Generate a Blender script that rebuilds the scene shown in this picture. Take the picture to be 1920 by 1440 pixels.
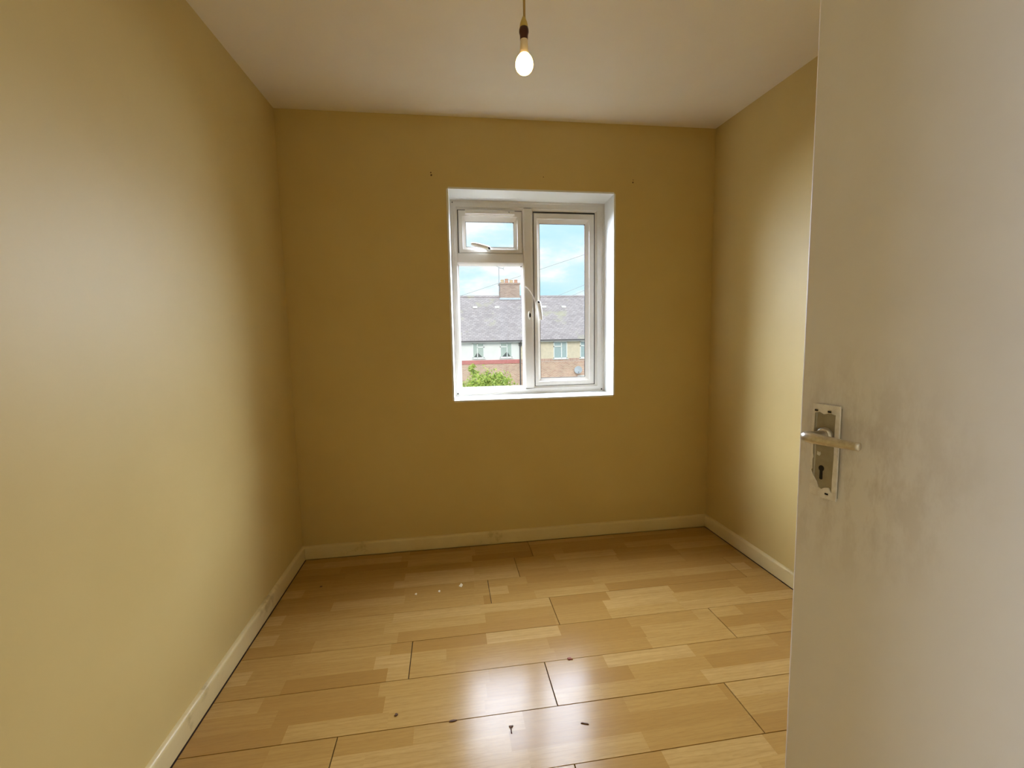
import bpy, bmesh, math, random
from mathutils import Vector, Matrix, Euler

for o in list(bpy.data.objects):
    bpy.data.objects.remove(o)
scene = bpy.context.scene
COL = scene.collection
R = math.radians
rnd = random.Random(7)

# ------------------------------------------------------------------ camera
FPX = 823.83
cam_d = bpy.data.cameras.new('camera')
cam_d.sensor_fit = 'HORIZONTAL'
cam_d.sensor_width = 36.0
cam_d.lens = FPX / 1920 * 36.0
cam_d.clip_start = 0.01
cam_d.clip_end = 500
cam = bpy.data.objects.new('camera', cam_d)
COL.objects.link(cam)
rx_ = Vector((0.98919443, -0.14551221, -0.01790492))
up_ = Vector((0.03169057, 0.0929806, 0.99516346))
fw_ = Vector((0.14314362, 0.98497757, -0.09658726))
CAM_H = 1.1957
cam.matrix_world = Matrix(((rx_.x, up_.x, -fw_.x, 0), (rx_.y, up_.y, -fw_.y, 0), (rx_.z, up_.z, -fw_.z, CAM_H), (0, 0, 0, 1)))
scene.camera = cam

# ------------------------------------------------------------------ view
scene.view_settings.view_transform = 'Standard'
scene.view_settings.look = 'None'
scene.view_settings.gamma = 1.0
scene.view_settings.use_curve_mapping = False
scene.view_settings.exposure = 0.0
scene.cycles.max_bounces = 8
scene.cycles.diffuse_bounces = 5
scene.cycles.glossy_bounces = 3
scene.cycles.caustics_reflective = False
scene.cycles.sample_clamp_indirect = 12.0

# ------------------------------------------------------------------ node helper
class NT:
    def __init__(self, tree):
        self.t = tree
        tree.nodes.clear()
    def n(self, typ, ins=None, **props):
        nd = self.t.nodes.new(typ)
        for k, v in props.items():
            setattr(nd, k, v)
        for k, v in (ins or {}).items():
            s = nd.inputs[k]
            if isinstance(v, bpy.types.NodeSocket):
                self.t.links.new(v, s)
            else:
                if hasattr(s, 'default_value') and s.type == 'RGBA' and len(v) == 3:
                    v = (*v, 1)
                s.default_value = v
        return nd
    def math(self, op, a, b=0.0, c=0.0):
        return self.n('ShaderNodeMath', {0: a, 1: b, 2: c}, operation=op).outputs[0]
    def ramp(self, fac, stops):
        nd = self.n('ShaderNodeValToRGB', {'Fac': fac})
        el = nd.color_ramp.elements
        while len(el) < len(stops):
            el.new(0.5)
        for e, (p, c) in zip(el, stops):
            e.position = p
            e.color = (*c, 1) if len(c) == 3 else c
        return nd.outputs['Color']
    def mix(self, fac, a, b, blend='MIX'):
        nd = self.n('ShaderNodeMix', data_type='RGBA', blend_type=blend)
        for i, v in ((0, fac), (6, a), (7, b)):
            s = nd.inputs[i]
            if isinstance(v, bpy.types.NodeSocket):
                self.t.links.new(v, s)
            else:
                s.default_value = (*v, 1) if i and len(v) == 3 else v
        return nd.outputs[2]
    def noise(self, vec, scale, detail=3, rough=0.5, out='Fac'):
        return self.n('ShaderNodeTexNoise', {'Vector': vec, 'Scale': scale, 'Detail': detail, 'Roughness': rough}).outputs[out]

# ------------------------------------------------------------------ world: pale blue sky with thin cloud
world = bpy.data.worlds.new('sky')
scene.world = world
world.use_nodes = True
w = NT(world.node_tree)
tc = w.n('ShaderNodeTexCoord').outputs['Generated']
mp = w.n('ShaderNodeMapping', {'Vector': tc, 'Location': (6.37, 0.4, 0.6), 'Scale': (1.0, 1.0, 2.6)}).outputs[0]
cl = w.noise(mp, 7.0, 6, 0.55)
cl2 = w.noise(mp, 2.6, 2, 0.5)
cl = w.math('ADD', w.math('MULTIPLY', cl, 0.6), w.math('MULTIPLY', cl2, 0.4))
skycol = w.ramp(cl, [(0.38, (0.56, 0.87, 1.0)), (0.50, (0.68, 0.92, 1.0)), (0.60, (1.0, 1.0, 1.0))])
bg = w.n('ShaderNodeBackground', {'Color': skycol, 'Strength': 1.12}).outputs[0]
w.n('ShaderNodeOutputWorld', {'Surface': bg})

# ------------------------------------------------------------------ lights
def add_light(name, typ, loc, target, **kw):
    l = bpy.data.lights.new(name, typ)
    for k, v in kw.items():
        setattr(l, k, v)
    o = bpy.data.objects.new(name, l)
    COL.objects.link(o)
    o.location = loc
    o.rotation_euler = (Vector(target) - Vector(loc)).to_track_quat('-Z', 'Y').to_euler()
    return o
# hazy sun from behind this house onto the terrace across the road
add_light('sun', 'SUN', (-6, -12, 20), (3, 30, 0), energy=2.3, angle=R(25), color=(1.0, 0.97, 0.92))
# daylight of the high sky in front of the window
add_light('sky_daylight', 'AREA', (0.5, 3.35, 2.6), (0.5, 2.5, 2.0), energy=1720, shape='RECTANGLE', size=4.8, size_y=2.7, color=(0.88, 0.97, 1.18))
# daylight of the landing window, falling through the open doorway onto the door
add_light('landing_daylight', 'AREA', (-1.42, -1.25, 1.5), (0.65, 0.2, 1.1), energy=46, shape='RECTANGLE', size=0.7, size_y=1.2, color=(0.78, 0.93, 1.12))

# ------------------------------------------------------------------ mesh helpers
def link(name, me, mat=None, parent=None, loc=None):
    o = bpy.data.objects.new(name, me)
    COL.objects.link(o)
    if mat is not None and me is not None and not me.materials:
        me.materials.append(mat)
    if parent is not None:
        o.parent = parent
    if loc is not None:
        o.location = loc
    return o
def empty(name, loc=(0, 0, 0), rz=0):
    o = bpy.data.objects.new(name, None)
    COL.objects.link(o)
    o.location = loc
    o.rotation_euler = (0, 0, rz)
    o.empty_display_size = 0.05
    return o
def tag(o, label=None, cat=None, group=None, kind=None):
    if label: o['label'] = label
    if cat: o['category'] = cat
    if group: o['group'] = group
    if kind: o['kind'] = kind
    return o
def finish(bm, name, smooth=False):
    bmesh.ops.remove_doubles(bm, verts=bm.verts, dist=1e-6)
    bmesh.ops.recalc_face_normals(bm, faces=bm.faces)
    me = bpy.data.meshes.new(name)
    bm.to_mesh(me)
    bm.free()
    if smooth:
        for p in me.polygons:
            p.use_smooth = True
    return me
def sharp(me, ang=35):
    me.set_sharp_from_angle(angle=R(ang))
    return me
def bm_box(bm, x0, x1, y0, y1, z0, z1, bevel=0.0, seg=1):
    vs = [bm.verts.new(c) for c in ((x0, y0, z0), (x1, y0, z0), (x1, y1, z0), (x0, y1, z0), (x0, y0, z1), (x1, y0, z1), (x1, y1, z1), (x0, y1, z1))]
    fs = [bm.faces.new([vs[i] for i in f]) for f in ((3, 2, 1, 0), (4, 5, 6, 7), (0, 1, 5, 4), (1, 2, 6, 5), (2, 3, 7, 6), (3, 0, 4, 7))]
    if bevel > 0:
        es = {e for f in fs for e in f.edges}
        bmesh.ops.bevel(bm, geom=list(es), offset=bevel, segments=seg, affect='EDGES', profile=0.5)
def box(name, b, mat, parent=None, bevel=0.0, seg=1):
    bm = bmesh.new()
    bm_box(bm, *b, bevel=bevel, seg=seg)
    return link(name, finish(bm, name), mat, parent)
def boxes(name, bl, mat, parent=None, bevel=0.0):
    bm = bmesh.new()
    for b in bl:
        bm_box(bm, *b, bevel=bevel)
    bmesh.ops.recalc_face_normals(bm, faces=bm.faces)
    me = bpy.data.meshes.new(name)
    bm.to_mesh(me); bm.free()
    return link(name, me, mat, parent)
def bm_tube(bm, pts, rads, seg=12, caps=True, squash=1.0, upv=Vector((0, 0, 1))):
    pts = [Vector(p) for p in pts]
    if not isinstance(rads, (list, tuple)):
        rads = [rads] * len(pts)
    rings = []
    for i, p in enumerate(pts):
        t = (pts[min(i + 1, len(pts) - 1)] - pts[max(i - 1, 0)]).normalized()
        u = upv if abs(t.dot(upv)) < 0.95 else Vector((1, 0, 0))
        a = t.cross(u).normalized()
        b = a.cross(t).normalized()
        rings.append([bm.verts.new(p + (a * math.cos(2 * math.pi * k / seg) * squash + b * math.sin(2 * math.pi * k / seg)) * rads[i]) for k in range(seg)])
    for r0, r1 in zip(rings, rings[1:]):
        for k in range(seg):
            bm.faces.new((r0[k], r0[(k + 1) % seg], r1[(k + 1) % seg], r1[k]))
    if caps:
        bm.faces.new(rings[0]); bm.faces.new(rings[-1])
def tube(name, pts, rads, mat, parent=None, seg=12, squash=1.0, smooth=True):
    bm = bmesh.new()
    bm_tube(bm, pts, rads, seg, True, squash)
    me = finish(bm, name, smooth)
    if smooth: sharp(me, 50)
    return link(name, me, mat, parent)
def lathe(name, prof, mat, parent=None, seg=32, loc=None, closed=True):
    bm = bmesh.new()
    rings = []
    for r, z in prof:
        if r < 1e-6:
            rings.append([bm.verts.new((0, 0, z))])
        else:
            rings.append([bm.verts.new((r * math.cos(2 * math.pi * k / seg), r * math.sin(2 * math.pi * k / seg), z)) for k in range(seg)])
    for a, b in zip(rings, rings[1:]):
        for k in range(seg):
            f = [a[k % len(a)], a[(k + 1) % seg % len(a)], b[(k + 1) % seg % len(b)], b[k % len(b)]]
            f2 = []
            for v in f:
                if v not in f2: f2.append(v)
            if len(f2) > 2: bm.faces.new(f2)
    if closed:
        for r in (rings[0], rings[-1]):
            if len(r) > 2: bm.faces.new(r)
    me = sharp(finish(bm, name, True), 40)
    return link(name, me, mat, parent, loc)
def prism(name, prof, axis, a0, a1, mat, parent=None, smooth=False):
    """profile [(u, v)] swept along 'x' (u=y, v=z) or 'y' (u=x, v=z)"""
    bm = bmesh.new()
    P = (lambda t, u, v: (t, u, v)) if axis == 'x' else (lambda t, u, v: (u, t, v))
    A = [bm.verts.new(P(a0, u, v)) for u, v in prof]
    B = [bm.verts.new(P(a1, u, v)) for u, v in prof]
    n = len(prof)
    for i in range(n):
        bm.faces.new((A[i], A[(i + 1) % n], B[(i + 1) % n], B[i]))
    bm.faces.new(A); bm.faces.new(B)
    me = finish(bm, name, smooth)
    if smooth: sharp(me, 40)
    return link(name, me, mat, parent)

# ------------------------------------------------------------------ materials
M = {}
def new_mat(name):
    m = bpy.data.materials.new(name)
    m.use_nodes = True
    M[name] = m
    return NT(m.node_tree)
def principled(t, col, rough=0.5, bump=None, bstr=0.1, bdist=0.01, **ins):
    d = {'Base Color': col, 'Roughness': rough}
    d.update(ins)
    if bump is not None:
        d['Normal'] = t.n('ShaderNodeBump', {'Height': bump, 'Strength': bstr, 'Distance': bdist}).outputs[0]
    b = t.n('ShaderNodeBsdfPrincipled', d)
    t.n('ShaderNodeOutputMaterial', {'Surface': b.outputs[0]})
    return b
def plain(name, col, rough=0.5, metal=0.0, var=0.08, scale=6.0, spec=0.5, bump=0.0, bscale=80):
    t = new_mat(name)
    co = t.n('ShaderNodeTexCoord').outputs['Object']
    f = t.noise(co, scale, 4, 0.6)
    lo = tuple(c * (1 - var) for c in col); hi = tuple(min(1, c * (1 + var)) for c in col)
    c = t.ramp(f, [(0.3, lo), (0.7, hi)])
    kw = {'Metallic': metal, 'Specular IOR Level': spec}
    if bump:
        principled(t, c, rough, t.noise(co, bscale, 3), bump, 0.002, **kw)
    else:
        principled(t, c, rough, **kw)

def paint(name, col, stain, rough=0.52, bump=0.2, spec=0.5):
    t = new_mat(name)
    co = t.n('ShaderNodeTexCoord').outputs['Object']
    f = t.noise(co, 1.7, 4, 0.6)
    c = t.ramp(f, [(0.35, stain), (0.62, col)])
    h = t.noise(co, 48.0, 3, 0.6)
    principled(t, c, rough, h, bump, 0.0012, **{'Specular IOR Level': spec})

paint('wall_paint', (0.605, 0.468, 0.190), (0.58, 0.44, 0.170))
paint('ceiling_paint', (0.86, 0.80, 0.68), (0.83, 0.76, 0.63), bump=0.2)
paint('reveal_paint', (0.74, 0.74, 0.71), (0.70, 0.70, 0.65), bump=0.12, rough=0.5)
# skirting: old gloss paint with scuffs and grime
t = new_mat('skirting_paint')
co = t.n('ShaderNodeTexCoord').outputs['Object']
gr = t.noise(co, 5.0, 6, 0.7)
sc = t.noise(t.n('ShaderNodeMapping', {'Vector': co, 'Scale': (9, 9, 60)}).outputs[0], 2.0, 5, 0.7)
c = t.ramp(gr, [(0.30, (0.42, 0.32, 0.14)), (0.42, (0.64, 0.52, 0.26)), (0.7, (0.68, 0.565, 0.30))])
c = t.mix(t.ramp(sc, [(0.27, (1, 1, 1)), (0.32, (0, 0, 0))]), c, (0.18, 0.12, 0.06))
principled(t, c, 0.4, t.noise(co, 60, 3), 0.15, 0.001, **{'Specular IOR Level': 0.45})

# window plastic, glass, gaskets
plain('upvc', (0.70, 0.665, 0.61), 0.32, var=0.04, scale=9)
plain('upvc_grimy', (0.70, 0.66, 0.58), 0.4, var=0.15, scale=20)
plain('gasket', (0.035, 0.03, 0.025), 0.7, var=0.3)
plain('handle_white', (0.86, 0.85, 0.82), 0.25, var=0.02)
plain('black_hole', (0.008, 0.006, 0.005), 0.8, var=0.2)
plain('wire_white', (0.85, 0.80, 0.75), 0.3, var=0.03)
t = new_mat('glass')
fc = t.n('ShaderNodeLayerWeight', {'Blend': 0.5}).outputs['Facing']
fr = t.math('ADD', 0.06, t.math('MULTIPLY', t.math('POWER', fc, 5.0), 0.9))
tr = t.n('ShaderNodeBsdfTransparent', {'Color': (0.985, 0.995, 0.99)}).outputs[0]
gl = t.n('ShaderNodeBsdfGlossy', {'Color': (1, 1, 1), 'Roughness': 0.02}).outputs[0]
mx = t.n('ShaderNodeMixShader', {0: fr, 1: tr, 2: gl}).outputs[0]
t.n('ShaderNodeOutputMaterial', {'Surface': mx})

t = new_mat('glass_inner')
t.n('ShaderNodeOutputMaterial', {'Surface': t.n('ShaderNodeBsdfTransparent', {'Color': (0.985, 0.995, 0.99)}).outputs[0]})
def pane(name, b, parent):
    """glass sheet: the face towards the viewer reflects, the rest only transmits"""
    o = box(name, b, M['glass'], parent)
    o.data.materials.append(M['glass_inner'])
    for p in o.data.polygons:
        p.material_index = 0 if p.normal.y < -0.5 else 1
    return o

# three-strip beech laminate; each plank has its own strip layout
PL_W, PL_L = 0.2017, 1.286
t = new_mat('laminate')
co = t.n('ShaderNodeTexCoord').outputs['Object']
rid = t.n('ShaderNodeObjectInfo').outputs['Random']
sp = t.n('ShaderNodeSeparateXYZ', {0: co})
sx, sy = sp.outputs[0], sp.outputs[1]
iy = t.math('FLOOR', t.math('MULTIPLY', sy, 3 / PL_W))
k1 = t.math('ADD', t.math('MULTIPLY', rid, 91.7), t.math('MULTIPLY', iy, 3.31))
r1 = t.n('ShaderNodeTexWhiteNoise', {'W': k1}, noise_dimensions='1D').outputs['Value']
seglen = t.math('ADD', t.math('MULTIPLY', r1, 0.14), 0.30)
xs = t.math('DIVIDE', t.math('ADD', sx, t.math('MULTIPLY', r1, 0.37)), seglen)
ix = t.math('FLOOR', xs)
key = t.math('ADD', t.math('MULTIPLY', ix, 7.13), t.math('MULTIPLY', k1, 1.0))
tone = t.n('ShaderNodeTexWhiteNoise', {'W': key}, noise_dimensions='1D').outputs['Value']
off = t.n('ShaderNodeCombineXYZ', {0: t.math('MULTIPLY', tone, 13.0), 1: t.math('MULTIPLY', tone, 31.0), 2: key}).outputs[0]
base = t.n('ShaderNodeVectorMath', {0: co, 1: off}, operation='ADD').outputs[0]
gv = t.n('ShaderNodeMapping', {'Vector': base, 'Scale': (2.2, 26.0, 1.0)}).outputs[0]
g1 = t.noise(gv, 2.4, 5, 0.6)
gw = t.n('ShaderNodeTexWave', {'Vector': t.n('ShaderNodeMapping', {'Vector': base, 'Scale': (1.3, 9.0, 1.0)}).outputs[0], 'Scale': 2.2, 'Distortion': 9.0, 'Detail': 2.0, 'Detail Scale': 0.8}, wave_type='BANDS', bands_direction='Y').outputs['Fac']
fine = t.noise(t.n('ShaderNodeMapping', {'Vector': base, 'Scale': (20.0, 260.0, 1.0)}).outputs[0], 1.5, 2)
tn = t.ramp(tone, [(0.0, (0.37, 0.205, 0.052)), (0.35, (0.43, 0.255, 0.072)), (0.75, (0.48, 0.30, 0.095)), (1.0, (0.52, 0.335, 0.118))])
tn = t.mix(t.math('MULTIPLY', t.ramp(g1, [(0.35, (1, 1, 1)), (0.62, (0, 0, 0))]), 0.32), tn, (0.33, 0.18, 0.05))
tn = t.mix(t.math('MULTIPLY', t.ramp(gw, [(0.0, (1, 1, 1)), (0.25, (0, 0, 0))]), 0.24), tn, (0.32, 0.17, 0.05))
tn = t.mix(t.math('MULTIPLY', t.ramp(fine, [(0.38, (1, 1, 1)), (0.5, (0, 0, 0))]), 0.18), tn, (0.25, 0.13, 0.035))
wc = t.n('ShaderNodeNewGeometry').outputs['Position']
dirt = t.noise(wc, 55.0, 4, 0.7)
tn = t.mix(t.ramp(dirt, [(0.25, (0.8, 0.8, 0.8)), (0.285, (0, 0, 0))]), tn, (0.22, 0.12, 0.05))
smear = t.noise(wc, 7.0, 5, 0.65)
rgh = t.math('ADD', 0.13, t.math('MULTIPLY', smear, 0.13))
principled(t, tn, rgh, t.noise(wc, 9.0, 2), 0.04, 0.004, **{'Specular IOR Level': 0.15})
plain('subfloor', (0.055, 0.025, 0.012), 0.9, var=0.4, scale=30)

# door paint with faint roller marks and grubby patches
t = new_mat('door_paint')
co = t.n('ShaderNodeTexCoord').outputs['Object']
f1 = t.noise(co, 3.0, 5, 0.6)
c = t.ramp(f1, [(0.32, (0.74, 0.70, 0.67)), (0.6, (0.79, 0.755, 0.73))])
f2 = t.noise(t.n('ShaderNodeMapping', {'Vector': co, 'Scale': (1, 1, 0.35)}).outputs[0], 26.0, 5, 0.7)
spv = t.n('ShaderNodeVectorMath', {0: co, 1: (0.06, 0.0, 1.0)}, operation='DISTANCE').outputs['Value']
near = t.ramp(spv, [(0.06, (1, 1, 1)), (0.20, (0, 0, 0))])
scf = t.math('MULTIPLY', t.ramp(f2, [(0.42, (1, 1, 1)), (0.56, (0, 0, 0))]), t.math('MULTIPLY', near, 0.5))
c = t.mix(scf, c, (0.52, 0.45, 0.39))
hb = t.math('ADD', t.noise(co, 90, 3), t.math('MULTIPLY', t.noise(t.n('ShaderNodeMapping', {'Vector': co, 'Scale': (30, 30, 2)}).outputs[0], 3.0, 3), 0.7))
principled(t, c, 0.42, hb, 0.18, 0.0012, **{'Specular IOR Level': 0.4})
# worn satin metal, brush-painted round its rim
t = new_mat('plate_metal')
co = t.n('ShaderNodeTexCoord').outputs['Object']
f = t.noise(co, 40, 4, 0.6)
c = t.ramp(f, [(0.3, (0.27, 0.235, 0.17)), (0.7, (0.36, 0.315, 0.235))])
principled(t, c, 0.38, t.noise(co, 200, 3), 0.1, 0.0006, **{'Metallic': 0.35})
t = new_mat('plate_paint_smear')
co = t.n('ShaderNodeTexCoord').outputs['Object']
f = t.noise(co, 60, 5, 0.7)
c = t.ramp(f, [(0.35, (0.70, 0.65, 0.60)), (0.6, (0.84, 0.80, 0.76))])
principled(t, c, 0.5, f, 0.3, 0.0008)
t = new_mat('lever_metal')
co = t.n('ShaderNodeTexCoord').outputs['Object']
f = t.noise(co, 90, 4, 0.7)
c = t.ramp(f, [(0.3, (0.52, 0.47, 0.39)), (0.6, (0.70, 0.66, 0.58))])
principled(t, c, 0.30, f, 0.06, 0.0004, **{'Metallic': 0.85})

# pendant
plain('cord_cream', (0.52, 0.36, 0.12), 0.5, var=0.1)
plain('holder_cream', (0.72, 0.56, 0.16), 0.4, var=0.08)
plain('holder_brown', (0.05, 0.012, 0.008), 0.3, var=0.2)
plain('bulb_collar', (0.75, 0.68, 0.55), 0.4, var=0.05)
plain('rose_white', (0.80, 0.74, 0.60), 0.4, var=0.03)
t = new_mat('bulb_glow')
e = t.n('ShaderNodeEmission', {'Color': (1.0, 0.60, 0.20, 1), 'Strength': 30.0}).outputs[0]
t.n('ShaderNodeOutputMaterial', {'Surface': e})
plain('debris_dark', (0.10, 0.045, 0.02), 0.8, var=0.4, scale=200)
plain('debris_red', (0.28, 0.07, 0.03), 0.8, var=0.3, scale=200)
plain('chalk', (0.78, 0.70, 0.55), 0.8, var=0.1, scale=200)

# ------------------------------------------------------------------ room shell
XL, XR, YB, YF = -0.837, 1.603, 2.511, -0.112
def ceil_z(x, y):
    u = (x - XL) / (XR - XL)
    return 2.399 + 0.020 * u - 0.047 * (YB - y)
# floor: dark underlay with the laminate planks lying on it
fl = tag(empty('floor', (0, 0, 0)), kind='structure')
boxes('underlay', [(XL - 0.02, XR + 0.02, YF - 0.02, YB + 0.02, -0.05, -0.0085)], M['subfloor'], fl)
ROW0 = YB - 0.1997
plank_cache = {}
def plank_mesh(L, W, gx=0.0006, gy=0.0005):
    k = (round(L, 4), round(W, 4), gx, gy)
    if k in plank_cache: return plank_cache[k]
    bm = bmesh.new()
    b, T = 0.0006, 0.008
    lo = [(gx, gy), (L - gx, gy), (L - gx, W - gy), (gx, W - gy)]
    hi = [(gx + b, gy + b), (L - gx - b, gy + b), (L - gx - b, W - gy - b), (gx + b, W - gy - b)]
    A = [bm.verts.new((x, y, -T)) for x, y in lo]
    B = [bm.verts.new((x, y, -b)) for x, y in lo]
    Cc = [bm.verts.new((x, y, 0)) for x, y in hi]
    for i in range(4):
        j = (i + 1) % 4
        bm.faces.new((A[i], A[j], B[j], B[i])); bm.faces.new((B[i], B[j], Cc[j], Cc[i]))
    bm.faces.new(Cc)
    me = finish(bm, 'plank')
    me.materials.append(M['laminate'])
    plank_cache[k] = me
    return me
row_joint = [0.439, 0.330, 0.164, 0.434, -0.175, 0.322, -0.370, 0.319, -0.05, 0.62, 0.18, 0.40, -0.30]
FX0, FX1 = XL + 0.0185, XR - 0.0185
row_top = YB - 0.0185
r = 0
while row_top > YF - 0.1 and r < 14:
    yb = ROW0 - r * PL_W
    y0 = max(yb, YF - 0.015)
    if row_top - y0 > 0.02:
        j = row_joint[r % len(row_joint)]
        while j > FX0: j -= PL_L
        gx = 0.0016 if r >= 4 else 0.0013
        gy = (0.0003, 0.0003, 0.0003, 0.0004, 0.0008, 0.0009, 0.0009)[min(r, 6)]
        x = j
        while x < FX1:
            a, b2 = max(x, FX0), min(x + PL_L, FX1)
            if b2 - a > 0.02:
                link('plank', plank_mesh(b2 - a, row_top - y0, gx, gy), None, fl, (a, y0, (rnd.random() - 0.5) * 0.0006))
            x += PL_L
    row_top = y0
    r += 1
# ceiling (slightly out of level)
bm = bmesh.new()
NX = 6
grid = [[bm.verts.new((XL - 0.1 + (XR - XL + 0.2) * i / NX, YF - 0.1 + (YB - YF + 0.2) * k / NX, ceil_z(XL - 0.1 + (XR - XL + 0.2) * i / NX, YF - 0.1 + (YB - YF + 0.2) * k / NX))) for i in range(NX + 1)] for k in range(NX + 1)]
for k in range(NX):
    for i in range(NX):
        bm.faces.new((grid[k][i], grid[k + 1][i], grid[k + 1][i + 1], grid[k][i + 1]))
top = [bm.verts.new((v.co.x, v.co.y, 2.75)) for v in (grid[0][0], grid[0][NX], grid[NX][NX], grid[NX][0])]
bm.faces.new(top)
border = ([grid[0][i] for i in range(NX + 1)], [grid[k][NX] for k in range(NX + 1)], [grid[NX][i] for i in range(NX, -1, -1)], [grid[k][0] for k in range(NX, -1, -1)])
for s, line in enumerate(border):
    bm.faces.new(line + [top[(s + 1) % 4], top[s]])
tag(link('ceiling', finish(bm, 'ceiling', False), M['ceiling_paint']), kind='structure')
# side walls
tag(box('wall_left', (XL - 0.12, XL, YF - 0.11, YB + 0.3, -0.05, 2.6), M['wall_paint']), kind='structure')
tag(box('wall_right', (XR, XR + 0.12, YF - 0.11, YB + 0.3, -0.05, 2.6), M['wall_paint']), kind='structure')
# back wall with the window opening
WX0, WX1, WZ0, WZ1 = 0.031, 0.979, 0.864, 2.031
def ringwall(name, X0, X1, Z0, Z1, x0, x1, z0, z1, ya, yb, mat, lining=True):
    bm = bmesh.new()
    V = {}
    for y in (ya, yb):
        V[y] = ([bm.verts.new((x, y, z)) for x, z in ((X0, Z0), (X1, Z0), (X1, Z1), (X0, Z1))], [bm.verts.new((x, y, z)) for x, z in ((x0, z0), (x1, z0), (x1, z1), (x0, z1))])
        O, I = V[y]
        for i in range(4):
            j = (i + 1) % 4
            bm.faces.new((O[i], O[j], I[j], I[i]))
    for w_ in (0, 1):
        for i in range(4):
            j = (i + 1) % 4
            bm.faces.new((V[ya][w_][i], V[ya][w_][j], V[yb][w_][j], V[yb][w_][i]))
    return link(name, finish(bm, name), mat)
wb = tag(ringwall('wall_back', XL - 0.12, XR + 0.12, -0.05, 2.6, WX0 - 0.004, WX1 + 0.004, WZ0 - 0.004, WZ1 + 0.004, YB, YB + 0.29, M['wall_paint']), kind='structure')
# filled screw holes of an old curtain rail
for x, z, s in ((-0.058, 2.112, 0.004), (-0.056, 2.099, 0.0055), (0.564, 2.110, 0.003), (1.094, 2.112, 0.003), (1.093, 2.098, 0.005)):
    bm = bmesh.new()
    bmesh.ops.create_icosphere(bm, subdivisions=1, radius=s)
    me = finish(bm, 'screw_hole')
    for v in me.vertices: v.co.y *= 0.3
    link('screw_hole', me, M['debris_dark'], wb, (x, YB, z))
# front wall with the doorway behind the viewer
DX0, DX1, DZ = -0.075, 0.722, 2.0
wf = tag(boxes('wall_front', [(XL - 0.12, DX0 - 0.03, YF - 0.11, YF, -0.05, 2.6), (DX1 + 0.03, XR + 0.12, YF - 0.11, YF, -0.05, 2.6), (DX0 - 0.03, DX1 + 0.03, YF - 0.11, YF, DZ + 0.03, 2.6)], M['wall_paint']), kind='structure')
tag(boxes('trim_1', [(DX0 - 0.03, DX0, YF - 0.11, YF, 0, DZ), (DX1, DX1 + 0.03, YF - 0.11, YF, 0, DZ), (DX0 - 0.03, DX1 + 0.03, YF - 0.11, YF, DZ, DZ + 0.03)], M['door_paint']), kind='structure')
# landing outside the door
tag(box('floor_landing', (-1.5, 1.9, -2.2, YF - 0.11, -0.06, -0.005), M['skirting_paint']), kind='structure')
tag(boxes('wall_landing', [(-1.6, -1.5, -2.3, YF - 0.11, -0.06, 2.6), (1.9, 2.0, -2.3, YF - 0.11, -0.06, 2.6), (-1.6, 2.0, -2.3, -2.2, -0.06, 2.6)], M['ceiling_paint']), kind='structure')
tag(box('ceiling_landing', (-1.6, 2.0, -2.3, YF - 0.1, 2.45, 2.6), M['ceiling_paint']), kind='structure')
# skirting boards
def skirt_prof(h, d):
    return [(0, 0.002), (d, 0.002), (d, h - 0.012), (d * 0.9, h - 0.005), (d * 0.6, h - 0.001), (0, h)]
SH, SD = 0.076, 0.016
tag(prism('baseboard_back', [(YB - u, v) for u, v in skirt_prof(SH, SD)], 'x', XL, XR, M['skirting_paint'], smooth=True), kind='structure')
tag(prism('baseboard_left', [(XL + u, v) for u, v in skirt_prof(SH, SD)], 'y', YF, YB - SD, M['skirting_paint'], smooth=True), kind='structure')
tag(prism('baseboard_right', [(XR - u, v) for u, v in skirt_prof(SH, SD)], 'y', YF, YB - SD, M['skirting_paint'], smooth=True), kind='structure')

# ------------------------------------------------------------------ window
win = tag(empty('window_1', (0, 0, 0)), kind='structure')
YW = YB + 0.16
# white plastered reveal
def quadmesh(name, quads, mat, parent):
    bm = bmesh.new()
    for q in quads: bm.faces.new([bm.verts.new(c) for c in q])
    return link(name, finish(bm, name), mat, parent)
FX, FXR, FZ0, FZ1 = 0.044, 0.980, 0.873, 2.021
o_ = [(WX0, YB - 0.0015, WZ0), (WX1, YB - 0.0015, WZ0), (WX1, YB - 0.0015, WZ1), (WX0, YB - 0.0015, WZ1)]
i_ = [(FX, YW + 0.03, FZ0), (FXR, YW + 0.03, FZ0), (FXR, YW + 0.03, FZ1), (FX, YW + 0.03, FZ1)]
for nm, k in (('sill', 0), ('reveal_side', 1), ('reveal_head', 2), ('reveal_side', 3)):
    j = (k + 1) % 4
    bm = bmesh.new()
    a = [Vector(o_[k]), Vector(o_[j]), Vector(i_[j]), Vector(i_[k])]
    c0 = Vector((0.5, 0, 1.45))
    nrm = [Vector((0, 0, -1)), Vector((1, 0, 0)), Vector((0, 0, 1)), Vector((-1, 0, 0))][k] * 0.02
    A = [bm.verts.new(p) for p in a]; B = [bm.verts.new(p + nrm + (Vector((0, 0.003, 0)) if n_ < 2 else Vector())) for n_, p in enumerate(a)]
    bm.faces.new(A); bm.faces.new(B)
    for q in range(4): bm.faces.new((A[q], A[(q + 1) % 4], B[(q + 1) % 4], B[q]))
    link(nm, finish(bm, nm), M['reveal_paint'], win)

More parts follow.
